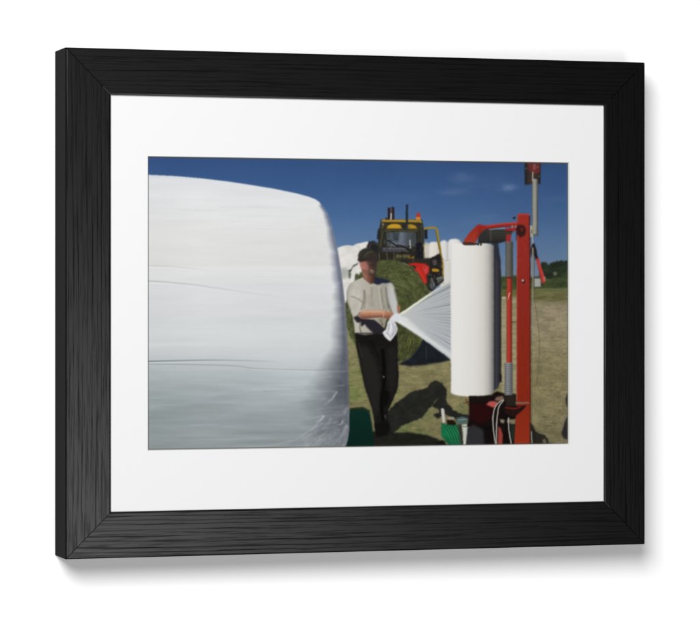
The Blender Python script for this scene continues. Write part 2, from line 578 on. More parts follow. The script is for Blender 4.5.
rect(405, 258, 431, 290, (46, 43, 38), .8)
rng = np.random.default_rng(64)
for i in range(150):                       # grime, hoses, bolts and glints on the tractor
    x = rng.uniform(380, 425); y = rng.uniform(221, 262)
    if i > 110:
        x = rng.uniform(428, 443); y = rng.uniform(257, 286)
    c = [(22, 21, 20), (92, 88, 66), (66, 62, 50), (120, 116, 96), (34, 33, 30)][rng.integers(5)]
    t = rng.choice([0, 1.57, rng.uniform(0, 3.1)])
    L = rng.uniform(.4, 4)
    stroke([(x, y), (x + L * math.cos(t), y + L * math.sin(t))], rng.uniform(.4, 1.1), c, .35, rng.uniform(.2, .65), curve=False)
# --- round hay bale
th = np.linspace(0, 2 * np.pi, 60, endpoint=False)
hb = np.array([(389.5 + 43.5 * np.cos(a), 311.5 + 52 * np.sin(a)) for a in th])
rad = np.hypot((XX - 392) / 43, (YY - 318) / 52)
hc = np.array((76, 82, 48), np.float32) * (1 + .16 * NMED + .14 * NGRIT + .10 * NBIG)[..., None]
hc *= (1 + .10 * np.sin(rad * 46 + 3 * NMED) * np.clip(NBIG + .6, 0, 1))[..., None]
hc *= np.interp(YY, [258, 272, 320, 362], [1.12, 1.0, .92, .78]).astype(np.float32)[..., None]
poly(hb, hc.astype(np.float32), .7, rough=1.1)
rng = np.random.default_rng(9)
for i in range(520):                       # stalks
    a = rng.uniform(0, 6.28); q = rng.uniform(.15, .99) ** .6
    x = 389.5 + 43 * q * math.cos(a); y = 311.5 + 51 * q * math.sin(a)
    t = a + 1.57 + rng.normal(0, .55); L = rng.uniform(1.5, 6)
    c = [(104, 106, 66), (56, 62, 32), (120, 117, 80), (50, 55, 34), (90, 97, 54)][rng.integers(5)]
    stroke([(x, y), (x + L * math.cos(t), y + L * math.sin(t))], .7, c, .35, rng.uniform(.2, .6), curve=False)
stroke([(405, 263), (413, 267), (419, 273)], .9, (150, 142, 84), .4, .5)
for i in range(26):                        # straw hanging at the foot
    x = rng.uniform(398, 424); y = rng.uniform(334, 352)
    stroke([(x, y), (x - rng.uniform(-2, 4), y + rng.uniform(5, 10))], .8, [(118, 118, 58), (70, 78, 30), (94, 98, 44)][rng.integers(3)], .35, .6)
# red loader fork in front of the bale
poly([(409.4, 263), (418.3, 262.6), (425.4, 263.4), (430.2, 266.6), (429.4, 272.6), (427, 275), (427.8, 282.6), (425, 284), (421, 276.8),
      (418.4, 271.4), (415, 270.2), (417, 266), (409.4, 264.6)], (188, 40, 32), .5)
poly([(423.4, 265.6), (428.6, 267), (428.4, 272), (425.6, 274)], (202, 78, 72), .7, .75)
stroke([(418, 268), (422.6, 275), (425.6, 282)], 1.2, (214, 74, 54), .5, .5)
poly([(424.2, 267), (426.2, 267.2), (425.6, 268.8)], (112, 28, 28), .4, .8)
# shade under the bale
poly([(398, 364), (403, 361.5), (411, 357), (418, 349), (424, 338), (428, 334), (456, 334), (456, 359), (440, 362.5), (424, 365), (410, 366)],
     tint((29, 32, 38), NMED, .15), .8)
stroke([(426.8, 345), (427, 358)], 1.0, (48, 62, 56), .5, .7)

# --- shadows on the ground
SH = tint((37, 38, 34), NMED, .16)
poly([(386, 414), (392, 407), (396, 403), (404, 397.5), (412.5, 391.5), (420, 389.5), (427, 388), (430.5, 383.5), (434.5, 380.7), (439, 381),
      (443, 383.3), (447, 388.6), (447.4, 394), (446.4, 399), (449, 404), (453.5, 409.6), (460, 413), (472, 415.5), (474, 421), (458, 420.5),
      (448, 415), (445, 413.5), (439.5, 418.4), (434.5, 416.5), (434.6, 414), (440, 412.4), (439, 409), (431.6, 406.4), (436, 402), (439.4, 397.2),
      (436, 400.5), (428, 411), (423, 417.5), (413, 421.5), (404, 424.5), (397, 431), (384, 438), (378, 430)], SH, .55, rough=.8)
poly([(368, 448), (370, 432), (384, 430), (396, 432.5), (411, 432.2), (428, 435), (440, 439.5), (446, 441), (446, 448)], tint((31, 32, 27), NMED, .15), .7, rough=.6)
# dark green tub
poly([(346, 411), (352, 408), (364, 407.4), (370, 411), (372.6, 424), (375, 448), (345, 448)], grad([407, 412, 446], [(30, 42, 30), (14, 44, 36), (10, 36, 30)]), .6)
stroke([(349, 409), (358, 407.6), (365, 408), (370, 411)], 1.2, (38, 50, 34), .5, .9)

# --- the man at the roll
SKIN, SKIND = (186, 132, 104), (134, 82, 64)
# trousers and shoes
poly([(355.6, 333), (364, 334), (376, 332), (386, 329), (397.6, 331.5), (398.3, 345), (398.2, 360), (399.4, 374), (398.4, 388), (394, 399),
      (389.7, 408), (388, 414), (390, 424), (389.5, 430), (385, 433), (376.5, 434), (375, 427), (374.2, 417), (372.6, 408), (368.5, 396),
      (365.2, 386), (362.6, 374), (360.2, 362), (356.8, 346)], tint((25, 24, 23), NMED, .2), .5)
poly([(358, 345), (368, 346), (377, 362), (381, 384), (380, 404), (378, 416), (375, 414), (371, 400), (366.6, 387), (362, 367)], (38, 36, 33), 1.6, .9)
poly([(388, 350), (396.5, 344), (397.6, 370), (396.6, 386), (390, 396), (388.6, 376)], (36, 34, 32), 1.5, .8)
stroke([(383, 350), (384.6, 366), (384.4, 384), (382, 402), (383.6, 420)], 3.2, (11, 11, 10), .9, .95)
poly([(382, 388), (391, 392), (388, 404), (383.6, 410)], (13, 13, 12), 1.0, .9)
poly([(383.2, 376), (384.8, 375.6), (384.6, 378.2)], (168, 160, 132), .4, .9)
poly([(385, 415.6), (386.4, 414.6), (386.6, 419)], (110, 104, 90), .4, .7)
stroke([(358, 340), (363, 356)], .9, (58, 56, 52), .5, .5); stroke([(372, 340), (379, 356)], .9, (16, 16, 15), .6, .8)
poly([(375, 424), (388, 420), (391, 428), (388, 435), (377, 437)], (17, 17, 15), .8)
# shirt body
sh = grad([347, 356, 366, 378, 390], [(160, 157, 147), (190, 186, 174), (180, 175, 163), (168, 164, 152), (152, 148, 136)], 'x')
poly([(347, 292), (348, 287.5), (350.6, 283.2), (356.6, 280), (363, 277), (368, 281), (371.6, 283.2), (376, 283), (387.5, 282), (390, 290),
      (390.6, 312), (386, 322), (384.8, 328), (376, 333.4), (366, 334.8), (361, 334), (355.4, 332.6), (354.4, 322), (353, 316), (350.8, 309), (347.6, 301)],
     sh, .5)
stroke([(365, 291), (364.4, 300), (362, 309)], 1.6, (128, 119, 103), .8, .8)
poly([(350, 290), (358, 288), (362, 296), (361, 308), (354, 313), (350, 302)], (200, 196, 186), 1.8, .8)
stroke([(379.4, 286), (380.2, 296), (382, 308)], 1.6, (190, 182, 162), .8, .7)
stroke([(381.8, 289), (382.8, 298), (384.4, 308)], 1.1, (124, 116, 101), .7, .8)
stroke([(372, 287), (372.6, 306)], 1.6, (150, 141, 124), .9, .7)
stroke([(386.8, 288), (388, 297), (389.6, 307)], 1.6, (84, 79, 68), .8, .8)
poly([(366, 281), (372, 284.4), (378, 283.6), (371, 287)], (188, 179, 160), .7, .7)
rng = np.random.default_rng(88)
for i in range(26):
    x = rng.uniform(350, 386); y = rng.uniform(286, 308)
    stroke([(x, y), (x + rng.uniform(-2, 2), y + rng.uniform(2, 4)), (x + rng.uniform(-3, 2), y + rng.uniform(5, 10))], rng.uniform(.8, 2),
           (132, 124, 108) if i % 2 else (188, 181, 164), 1.1, rng.uniform(.10, .25))
stroke([(352, 296), (358, 298.4), (364, 302)], 1.1, (132, 124, 108), .8, .7)
stroke([(364.6, 290), (366, 298), (364.6, 308)], 1.3, (138, 130, 113), .9, .8)
# shaded shoulder
poly([(374, 283), (375.4, 276), (380, 277.6), (386, 278.8), (390, 280), (392.6, 283), (387, 283), (383.6, 282.8), (378, 284.6)], (36, 41, 60), .6)
# shade under the arm
poly([(354, 317.6), (357.6, 315), (362, 318), (375, 319.6), (381, 324), (385.4, 328.4), (384, 334), (374.6, 333.6), (369, 328.6), (365.4, 324), (362.4, 326.6), (360.6, 322.4), (357.4, 322)],
     (40, 38, 44), .6)
poly([(377.4, 319), (385.4, 317), (385.4, 323), (384.4, 327.6)], (150, 144, 122), .6)
stroke([(381, 319), (383.4, 325)], 1.0, (88, 82, 70), .4, .7)
stroke([(361.2, 322), (360.4, 328), (362, 332)], 1.4, (112, 106, 92), .6, .8)
rect(355.6, 332.4, 378, 334.2, (26, 25, 26), .6, .7)
# neck, face, cap
poly([(362.6, 270), (369, 271), (375.8, 271), (376, 276), (375, 281), (371.6, 284), (368.4, 281.6), (365, 278.6), (363.4, 274)],
     grad([362, 366, 370, 373, 376], [(166, 114, 96), (156, 104, 87), (116, 76, 63), (78, 52, 45), (60, 43, 39)], 'x'), .6)
poly([(360, 260), (367, 258.6), (377.8, 257), (378.4, 260), (377.6, 264.4), (377.2, 268.4), (376.6, 272), (374.6, 275), (370.4, 275.4), (365.6, 273.6), (362.4, 270), (360.8, 265)],
     grad([360, 366, 370, 374, 378], [(132, 90, 77), (122, 84, 71), (84, 62, 55), (66, 52, 47), (58, 47, 45)], 'x'), .6)
poly([(360.3, 261.8), (364.8, 260.8), (367.4, 263), (369.2, 266), (369.6, 269.4), (366, 270.4), (362.2, 268)],
     grad([360, 364, 369.6], [(184, 120, 104), (178, 116, 102), (142, 94, 83)], 'x'), .7)
poly([(362.6, 269), (369, 269.8), (370, 274), (365.6, 273.6)], (134, 92, 76), .9, .8)
stroke([(361.2, 265.6), (362.2, 267.6)], 1.2, (196, 142, 124), .5, .7)
stroke([(363.2, 262.4), (363.8, 266)], .7, (122, 72, 66), .5, .6)
stroke([(371, 264.6), (375.6, 265)], .9, (38, 31, 30), .5, .8)
stroke([(376.2, 264.6), (377.6, 268), (375.8, 269)], .9, (86, 64, 57), .5, .7)
poly([(370.2, 270.4), (371.4, 269), (373.4, 270), (374.8, 271), (374.2, 272.6), (371.4, 272.4)], (152, 134, 106), .6, .85)
stroke([(371, 271.2), (374.6, 271.6)], .6, (88, 66, 54), .35, .7)
poly([(358.4, 259.6), (358.8, 254), (360.2, 251), (362.6, 249.2), (366.2, 247.7), (370.4, 248.2), (374.6, 250.4), (377.4, 253.4), (378.6, 257), (378.4, 260.4),
      (374, 260.6), (369, 260.2), (364, 261.2), (360, 261.8)], grad([247, 252, 257, 262], [(46, 44, 38), (52, 49, 43), (50, 46, 40), (44, 38, 34)]), .6)
poly([(366, 258), (370.6, 254.4), (376.4, 253.4), (378.6, 258), (378, 262.6), (372, 262), (368.4, 260.6)], (56, 46, 43), .9, .8)
stroke([(365.2, 255.6), (368, 252.6), (372.4, 251.2)], 1.3, (80, 76, 67), .7, .8)
stroke([(360.6, 255), (362.4, 251.6)], 1.6, (62, 60, 50), .8, .6)
stroke([(364, 257.6), (370, 255.2)], .9, (66, 62, 55), .6, .6)
# far arm in a white sleeve
poly([(387, 288), (388, 283), (391.6, 282.4), (394.4, 286), (396, 294), (398.2, 303), (398.8, 310), (398.4, 316), (394.4, 316), (391.6, 310), (389.6, 303), (387.6, 295)],
     grad([386, 392, 399], [(168, 165, 158), (194, 192, 188), (196, 196, 197)], 'x'), 1.0)
stroke([(388.6, 284), (391, 283), (393, 286)], 1.2, (186, 182, 172), .7, .7)
stroke([(391, 290), (393, 300), (395, 309)], 1.0, (186, 187, 191), .5, .7)
# near forearm and hand
poly([(358.8, 315), (360.6, 311.6), (367, 309.4), (374, 309.8), (380.6, 310), (385.6, 310.2), (390.4, 311), (393.6, 312.6), (394.2, 315.6), (392.6, 318.6), (390.8, 320.2),
      (387.6, 318), (380.6, 317), (370, 318), (362.4, 318.8)], grad([309, 311.5, 314, 316, 319], [(190, 146, 118), (200, 150, 120), (176, 122, 96), (146, 96, 76), (108, 70, 56)]), .6)
stroke([(364, 311.6), (372, 311), (381, 311.6)], 1.3, (214, 168, 138), .8, .6)
stroke([(364, 317.4), (374, 316.6), (384, 316.4)], 1.2, (116, 74, 58), .8, .6)
stroke([(386, 311), (388, 314), (387, 317.4)], .8, (138, 88, 68), .5, .6)
stroke([(383.6, 310.6), (384, 317)], 1.1, (206, 160, 132), .5, .7)
for dy in (0, 2.2, 4.4):                     # knuckles and finger gaps
    stroke([(388.4, 312.6 + dy), (393.2, 313.6 + dy)], .55, (128, 78, 60), .35, .65)
poly([(397.6, 306), (399.4, 304.6), (400.9, 307), (400.6, 312), (398.6, 313.6)], (172, 112, 86), .5)
stroke([(399, 306), (399.6, 311)], .6, (126, 78, 60), .3, .6)
# sleeve hem
stroke([(354, 316.6), (357.6, 315.4), (360.6, 312)], .9, (104, 97, 84), .4, .8)

# --- film drawn from the roll to the hands
film = grad([395, 410, 430, 455], [(198, 200, 200), (188, 190, 192), (180, 183, 185), (172, 175, 178)], 'x')
poly([(394, 317.5), (399, 313.5), (402, 312.4), (412, 305.6), (430, 293.6), (444, 285), (454, 279.8), (454, 361), (446, 354.6), (432, 344.4), (420, 336), (408, 328), (397, 321)],
     film, .45)
rng = np.random.default_rng(31)
ys = np.linspace(284, 350, 40) + rng.normal(0, .6, 40)
for i, y in enumerate(ys):                   # fan of tension lines
    ap = (399 + rng.uniform(0, 3), 315.2 + rng.uniform(-.8, .8))
    t0 = rng.uniform(.22, .7)
    a = (ap[0] + (453 - ap[0]) * t0, ap[1] + (y - ap[1]) * t0)
    mid = ((a[0] + 453) / 2, (a[1] + y) / 2 + rng.uniform(-.5, .5))
    dark = i % 2 == 0
    if dark:
        stroke([a, mid, (453, y)], .6, (120, 126, 133), .35, .05, w1=rng.uniform(.5, 1.2), a1=rng.choice([.2, .35, .5, .9]))
    else:
        stroke([a, mid, (453, y)], .6, (206, 209, 213), .35, .05, w1=rng.uniform(.6, 1.3), a1=rng.uniform(.2, .55))
stroke([(402, 314.6), (424, 300.4), (453, 285.6)], 1.0, (130, 136, 134), .5, .4, a1=.8, w1=1.8)
poly([(399, 315.6), (402, 312.2), (414, 304), (431, 292.6), (433, 293), (418, 304), (404, 314)], (224, 224, 204), .5)
stroke([(431, 293), (444, 285.4), (453, 280.6)], 1.2, (206, 208, 202), .4, .9)
poly([(394.6, 317), (400, 315.2), (407, 317.2), (412, 321), (421, 329), (434, 339.6), (453.5, 352.4), (453.5, 361), (446, 354.8), (432, 344.6), (420, 336.2), (408, 328.2), (397, 321.4)],
     grad([395, 410, 435, 454], [(222, 224, 222), (214, 218, 215), (202, 206, 206), (196, 200, 202)], 'x'), .8)
stroke([(400, 320.5), (420, 333), (440, 347), (453, 356.6)], 1.5, (230, 232, 228), .8, .8, a1=.35)
stroke([(409, 319.8), (424, 332), (440, 344)], .8, (182, 187, 188), .5, .7)
poly([(389, 321), (391, 317), (395.6, 313), (398.6, 313), (402, 315), (400, 320), (397, 321.6), (392.6, 322)], (218, 219, 222), .6)
# loose film bunched under the hands
poly([(388, 321.4), (393.4, 319.4), (396.4, 323), (398.2, 328.2), (397.4, 332.6), (394, 337), (391, 341.2), (387.4, 338.8), (385, 336), (383, 332.4), (386.6, 329), (387.6, 325)], (212, 212, 216), .5)
for a in (((390, 323), (389, 330), (388, 333)), ((393, 323), (394.4, 329), (392, 336)), ((386, 333), (389, 334.4), (391, 338)), ((396, 326), (396, 331), (393, 335))):
    stroke(a, 1.1, (158, 158, 166), .5, .7)
for a in (((391, 322), (391.6, 328), (390, 332)), ((385, 332), (388, 336), (390.6, 339))):
    stroke(a, 1.2, (236, 236, 238), .5, .8)

# --- the wrapper: film roll, red mast, spring, ram
# dark core side of the roll
poly([(492, 243), (497, 241.6), (499.4, 250), (501.4, 262), (502, 300), (502, 376), (499, 388), (492, 392)], grad([492, 495, 497, 499.5, 502], [(74, 71, 70), (46, 45, 50), (62, 60, 70), (48, 47, 55), (30, 30, 31)], 'x'), .6)
poly([(493.6, 241), (499, 242), (500, 254), (501.2, 264), (498, 262), (494, 250)], (42, 48, 58), .7, .9)
rect(500, 373.6, 505.4, 382, (24, 24, 24), .6)
# pale strips behind the pipes (parched ground between the steel parts)
rect(502.2, 297.2, 506.8, 392, tint((152, 143, 112), NFLAT, .10), .5)
rect(512.8, 294, 517.6, 400, tint((148, 139, 104), NFLAT, .12), .5)
rect(502.2, 277, 517.6, 290, tint((62, 74, 44), NMED, .2), .5)
rect(502.2, 289.6, 517.6, 296.6, tint((96, 98, 54), NFLAT, .2), .6)
rect(502.6, 296.6, 506.4, 298.4, (186, 180, 152), .5, .9)
stroke([(512.6, 322), (517.4, 321.6)], .9, (70, 62, 44), .4, .8)
# roll
rollc = grad([451, 453, 458, 474, 484, 489, 492, 494.6], [(216, 216, 213), (231, 230, 226), (233, 231, 226), (227, 224, 218), (214, 210, 204), (188, 184, 178), (152, 149, 145), (106, 104, 103)], 'x')
b = np.array([(473 - 21.6 * math.cos(a), 391.8 + 4.6 * math.sin(a)) for a in np.linspace(0, math.pi, 16)])
poly([(450.8, 246), (453, 243.6), (460, 242.4), (484, 242.4), (494.6, 245)] + [tuple(q) for q in b[::-1]] + [(451.6, 380)], rollc, .5)
for i, x in enumerate((457, 463, 470, 478)):
    stroke([(x, 248), (x, 390)], 1.4, (236, 234, 229) if i % 2 else (221, 218, 212), 1.6, .12)
# lower machinery
poly([(469.6, 396), (480, 396.6), (492, 395), (497, 391), (506, 394), (517, 394), (517, 448), (466, 448), (468, 424), (470, 416)], tint((21, 16, 15), NMED, .25), .6)
poly([(470.4, 404), (492, 402), (494, 418), (482, 424), (471, 420)], (44, 13, 14), 1.6, .9)
rect(470, 396, 492, 402, (26, 20, 18), .6)
poly([(486.6, 404.4), (490, 401.6), (494, 401), (498.4, 402), (497.4, 406.6), (494, 407.4)], (186, 82, 78), .6)
poly([(495, 400), (497, 397), (503, 395.6), (505.4, 398.6), (500, 401.4)], (128, 98, 82), .7)
poly([(505.4, 394.4), (515, 393.8), (516.4, 400), (515.6, 406), (507, 406)], (42, 35, 30), .5)
poly([(500.6, 419), (505.4, 420), (504.6, 423.4), (501.4, 422.6)], (152, 144, 116), .6, .9)
poly([(509.4, 419.6), (516.6, 419), (516.6, 424), (511, 424)], (142, 134, 100), .6, .85)
poly([(511, 424.6), (516, 424.6), (515.4, 442), (511.6, 440)], (36, 58, 50), .8, .7)
poly([(498.8, 426.6), (501.6, 428), (503.4, 435), (503, 446), (498.4, 446)], (152, 62, 52), .6)
# green box with its lid and tube
poly([(441.8, 423), (446, 424.4), (458.4, 424.4), (460.4, 433), (462, 448), (452, 448), (442, 436)], grad([423, 434, 446], [(18, 96, 60), (22, 116, 70), (12, 78, 48)]), .5)
for k in range(5):
    stroke([(443.6 + 3 * k, 426), (449 + 2.6 * k, 434), (454 + 2.0 * k, 446)], .7, (64, 152, 108), .4, .6)
    stroke([(444.8 + 3 * k, 426), (450 + 2.6 * k, 434), (455 + 2.0 * k, 446)], .7, (8, 60, 38), .4, .7)
poly([(447, 420), (452, 419), (456.6, 422), (456.4, 425), (448, 424.6)], (33, 22, 16), .5)
poly([(447.6, 417.4), (454, 416.6), (456, 419), (450, 420)], (158, 152, 132), .5, .9)
poly([(456.6, 418), (463, 416.6), (469, 418.6), (467.4, 424), (458.4, 424)], (78, 102, 98), .7)
stroke([(459, 420), (467, 419)], .8, (150, 166, 166), .4, .7)
poly([(458.4, 424.4), (462, 424), (464.4, 446), (461.6, 446)], (52, 48, 46), .5)
poly([(441.4, 408.6), (443.2, 408), (444.8, 409.2), (445.9, 422), (443.3, 422.6)], (204, 200, 194), .45)
stroke([(444.6, 410), (445.6, 421)], .7, (150, 146, 140), .35, .8)
poly([(466, 428), (474, 425), (484, 430), (485, 448), (466, 448)], (47, 47, 49), .9)
poly([(462.6, 424.6), (467, 424), (468, 428), (466.4, 446), (464, 446), (463.6, 432)], (194, 198, 188), .5)
stroke([(463, 426), (468.6, 427.4)], 1.2, (120, 128, 116), .4, .9)
poly([(436.6, 443), (443, 440), (449, 448), (437, 448)], (20, 22, 20), .6)
stroke([(466.5, 399), (469, 404)], 1.2, (94, 40, 30), .5, .8); stroke([(464, 403.4), (469.5, 401)], .9, (84, 34, 26), .4, .7)
# red mast
mast = grad([212, 240, 290, 340, 400, 445], [(158, 48, 39), (150, 44, 35), (144, 41, 33), (140, 40, 26), (138, 40, 23), (148, 47, 26)])
poly([(518, 214.6), (519, 213.4), (528.6, 213.2), (530, 214.6), (530.8, 300), (531, 400), (531, 448), (514.6, 448), (517.2, 402), (517.2, 300)], mast, .4)
stroke([(530.2, 216), (530.9, 300), (531, 446)], 1.3, (78, 24, 16), .45, .8, curve=False)
stroke([(518.4, 216), (517.9, 300), (517.9, 400)], 1.0, (178, 70, 54), .45, .55, curve=False)
stroke([(518.6, 214.4), (529.6, 214.2)], 1.0, (190, 80, 66), .4, .6)
rng = np.random.default_rng(77)
for i in range(26):                          # scratches and grime on the paint
    x = rng.uniform(519, 529); y = rng.uniform(225, 438)
    stroke([(x, y), (x + rng.normal(0, .4), y + rng.uniform(2, 9))], .6, (96, 28, 18) if i % 3 else (196, 96, 76), .4, rng.uniform(.12, .35))
poly([(522.6, 280), (525, 279.4), (526, 281.4), (524.6, 283.8), (522.8, 283)], (46, 34, 32), .4, .9)
poly([(522.4, 279.8), (524.4, 279.2), (524.8, 281), (523, 281.8)], (196, 190, 186), .4, .95)
poly([(516.4, 402), (529, 401.8), (531, 403.6), (516.4, 404)], (122, 106, 90), .4, .9)
# plate in front of the mast foot
poly([(505.4, 406.8), (510, 406), (527.4, 405.4), (524, 409.4), (518, 414.6), (514, 417.4), (506, 413)], (38, 22, 19), .5)
stroke([(506.4, 407.6), (515, 408.6), (521, 407)], 1.1, (132, 34, 30), .45, .9)
# top arm
poly([(479, 229.6), (484, 228.4), (500, 229), (513.4, 229.6), (512.4, 234), (507, 241), (499, 243), (479, 243.2)], grad([228, 232, 238, 243], [(44, 50, 52), (58, 56, 50), (50, 48, 44), (36, 34, 34)]), .5)
poly([(490.6, 229.6), (492, 229.4), (492, 241), (490.6, 241)], (88, 84, 70), .5, .6)
poly([(480, 232), (488, 231), (488, 241), (479, 242)], (46, 46, 50), 1.0, .7)
poly([(489, 228.2), (506, 226.4), (506, 228.2), (490, 229.6)], (126, 146, 162), .5, .8)
poly([(477.6, 224.8), (480, 224), (484.6, 225), (492, 224.4), (506, 222.6), (518, 221.8), (522, 222.4), (522, 226), (508, 226.4), (490, 228.4), (485.6, 229.2), (480.6, 232.8), (475.6, 242.4), (463.4, 243.6),
      (465, 239.4), (470, 232.4)], grad([221, 226, 234, 243], [(168, 48, 42), (152, 42, 36), (160, 50, 34), (166, 56, 42)]), .45)
stroke([(487, 225.6), (504, 223.4), (517, 222.4)], .8, (212, 88, 84), .4, .7)
stroke([(486, 228.6), (504, 226.6), (517, 225.6)], .7, (94, 26, 24), .4, .8)
poly([(480, 226), (484.4, 227), (477.4, 240), (475.4, 241.6)], (138, 34, 26), .6, .6)
poly([(462.4, 242.6), (465, 241.8), (478.4, 242.4), (480, 244.4), (473, 245), (464, 244.8)], (58, 46, 42), .45)
for x in (478.2, 480.8):
    rect(x, 243, x + 1.4, 245.4, (40, 36, 34), .35)
poly([(505.6, 228.4), (519, 226.6), (519, 230.4), (506, 231)], (162, 40, 36), .5)
stroke([(506, 230.6), (514, 231.4)], .9, (72, 34, 28), .4, .8)
poly([(516.8, 226), (520, 224.4), (524.6, 225), (527, 229.4), (525.6, 235), (521, 237.6), (517.6, 234), (517.2, 240), (516.6, 240)], (48, 26, 26), .7, .92)
poly([(521.4, 227.4), (524, 227.6), (523.6, 231), (521.2, 230.6)], (122, 42, 36), .6, .8)
for x in (512.4, 515.6):
    poly([(x, 225), (x + 1.4, 225), (x + 1.2, 227.6), (x, 227.4)], (176, 160, 140), .4, .9)
poly([(513, 217.2), (516.2, 216.2), (516.4, 218.4), (513.8, 219)], (44, 46, 42), .45)
# spring over the pipe
rect(506.6, 234, 511.6, 244, (152, 44, 46), .45)
rect(506.2, 241.4, 513.6, 277.4, grad([506, 508, 510, 513.6], [(72, 70, 66), (112, 109, 102), (104, 100, 94), (62, 60, 56)], 'x'), .45)
for k in range(22):
    y = 243 + k * 1.58
    stroke([(506.6, y + .3), (513.2, y - .3)], .6, (68, 64, 60), .35, .5, curve=False)
pc = grad([507, 509, 511, 512.8], [(148, 44, 36), (184, 62, 50), (160, 46, 36), (104, 30, 24)], 'x')
rect(507.4, 277, 512.8, 363.4, pc, .45)
rect(507, 276.6, 513, 278.4, (78, 36, 32), .4, .7)
stroke([(509.2, 296.6), (510.4, 293)], 1.0, (226, 190, 176), .35, .9); stroke([(508.6, 299.4), (509.4, 297)], .7, (210, 160, 146), .35, .7)
rect(505.4, 362.8, 513.4, 395, grad([505, 508, 510, 513.4], [(94, 96, 98), (148, 150, 152), (130, 132, 135), (78, 79, 80)], 'x'), .45)
for k in range(15):
    stroke([(505.8, 364.6 + k * 2.05), (513, 364.6 + k * 2.05)], .75, (82, 84, 86), .4, .75, curve=False)
# cables
for pts in ([(503.8, 399.6), (499, 403), (495.4, 408), (493.6, 418), (494.4, 432), (496.4, 446)], [(504.2, 400.4), (500, 406), (498.4, 412.6), (497.2, 425), (496.9, 446)],
            [(509.2, 418), (509.4, 428), (510.6, 437), (512.4, 446)]):
    stroke([(x + .7, y + .3) for x, y in pts], 1.2, (28, 24, 22), .4, .7)
    stroke(pts, 1.25, (168, 163, 153), .35, .95)
poly([(507.6, 421), (509.2, 417.4), (510.8, 420.6), (509.4, 424)], (164, 158, 146), .4, .9)
# ram, head and lever on the right
poly([(525.2, 160), (541.6, 160), (541.2, 183.6), (525.4, 184.4)], grad([525, 530, 536, 541.5], [(36, 34, 34), (54, 46, 46), (60, 48, 44), (40, 36, 36)], 'x'), .5)
poly([(528.4, 160), (541, 160), (540.6, 172), (535, 174), (529, 170)], (116, 46, 44), .8, .8)
poly([(530, 172), (533, 172), (533, 183), (528.6, 183)], (66, 50, 46), .6, .8)
poly([(534, 164), (536.6, 164), (536, 170), (533.8, 169)], (152, 96, 88), .5, .7)
for (x, y) in ((527, 168), (539.6, 176), (538.4, 167)):
    poly([(x - .7, y - .7), (x + .7, y - .7), (x + .7, y + .7), (x - .7, y + .7)], (150, 140, 130), .35, .6)
rect(532.6, 178.6, 538.8, 235.4, grad([532.6, 534, 535.6, 537.4, 538.8], [(92, 92, 84), (140, 140, 130), (156, 156, 146), (112, 112, 104), (64, 64, 60)], 'x'), .45)
stroke([(533.4, 172), (533.4, 180)], 1.6, (164, 158, 148), .4, .8)
rect(532.6, 233.6, 538.8, 235.6, (84, 84, 78), .4, .8)
poly([(530.6, 225), (533.4, 225.6), (533.6, 236), (531, 237)], (170, 164, 146), .45)
stroke([(532.4, 230), (532.6, 233)], .9, (80, 74, 62), .35, .8)
stroke([(533.2, 235), (533.4, 248)], 1.3, (168, 164, 146), .4)
poly([(531, 250), (533, 243.6), (535, 243), (536.8, 248), (539, 259), (536.4, 260), (533.6, 252), (531.8, 258)], (32, 29, 34), .5)
stroke([(533.4, 248), (533.6, 300), (533.8, 340)], 1.7, (138, 132, 116), .4, .95, a1=.45)
stroke([(534.8, 250), (535, 300)], .7, (70, 66, 58), .35, .7)
poly([(536.6, 258), (539.4, 258), (542.6, 268), (545.6, 277), (546, 282), (543, 283.6), (541.4, 278), (538.8, 268)], (178, 52, 46), .5)
stroke([(539.4, 262), (543.6, 276)], .8, (206, 92, 84), .4, .6)
poly([(543.6, 276), (546.4, 277), (546, 281), (544.4, 281)], (196, 128, 118), .5, .7)
stroke([(534.6, 296), (538, 318), (540.4, 343), (539, 366), (537, 386)], .8, (104, 94, 68), .4, .7)
stroke([(531.6, 300), (532.2, 380), (532.4, 424)], 1.6, (94, 86, 66), .7, .45)
poly([(531, 422), (533.6, 425), (535.6, 431), (541, 434), (546, 435), (549, 440), (550, 448), (531, 448)], tint((41, 38, 33), NMED, .2), .6, rough=.6)
stroke([(532.2, 432), (532.8, 445)], 1.1, (160, 154, 140), .4, .8)
poly([(543, 440), (546, 438.6), (547.4, 442), (545, 446)], (116, 110, 84), .6, .8)
# wheel at the right edge
poly([(566.2, 399), (568, 394), (573, 392), (573, 408), (567.4, 406)], (36, 34, 34), .6)
poly([(562, 434), (564, 426), (567, 418), (573, 414), (573, 440), (565, 439)], (44, 42, 40), .7)
stroke([(566, 408), (564.6, 420), (562.6, 430)], 1.2, (124, 118, 104), .5, .6)

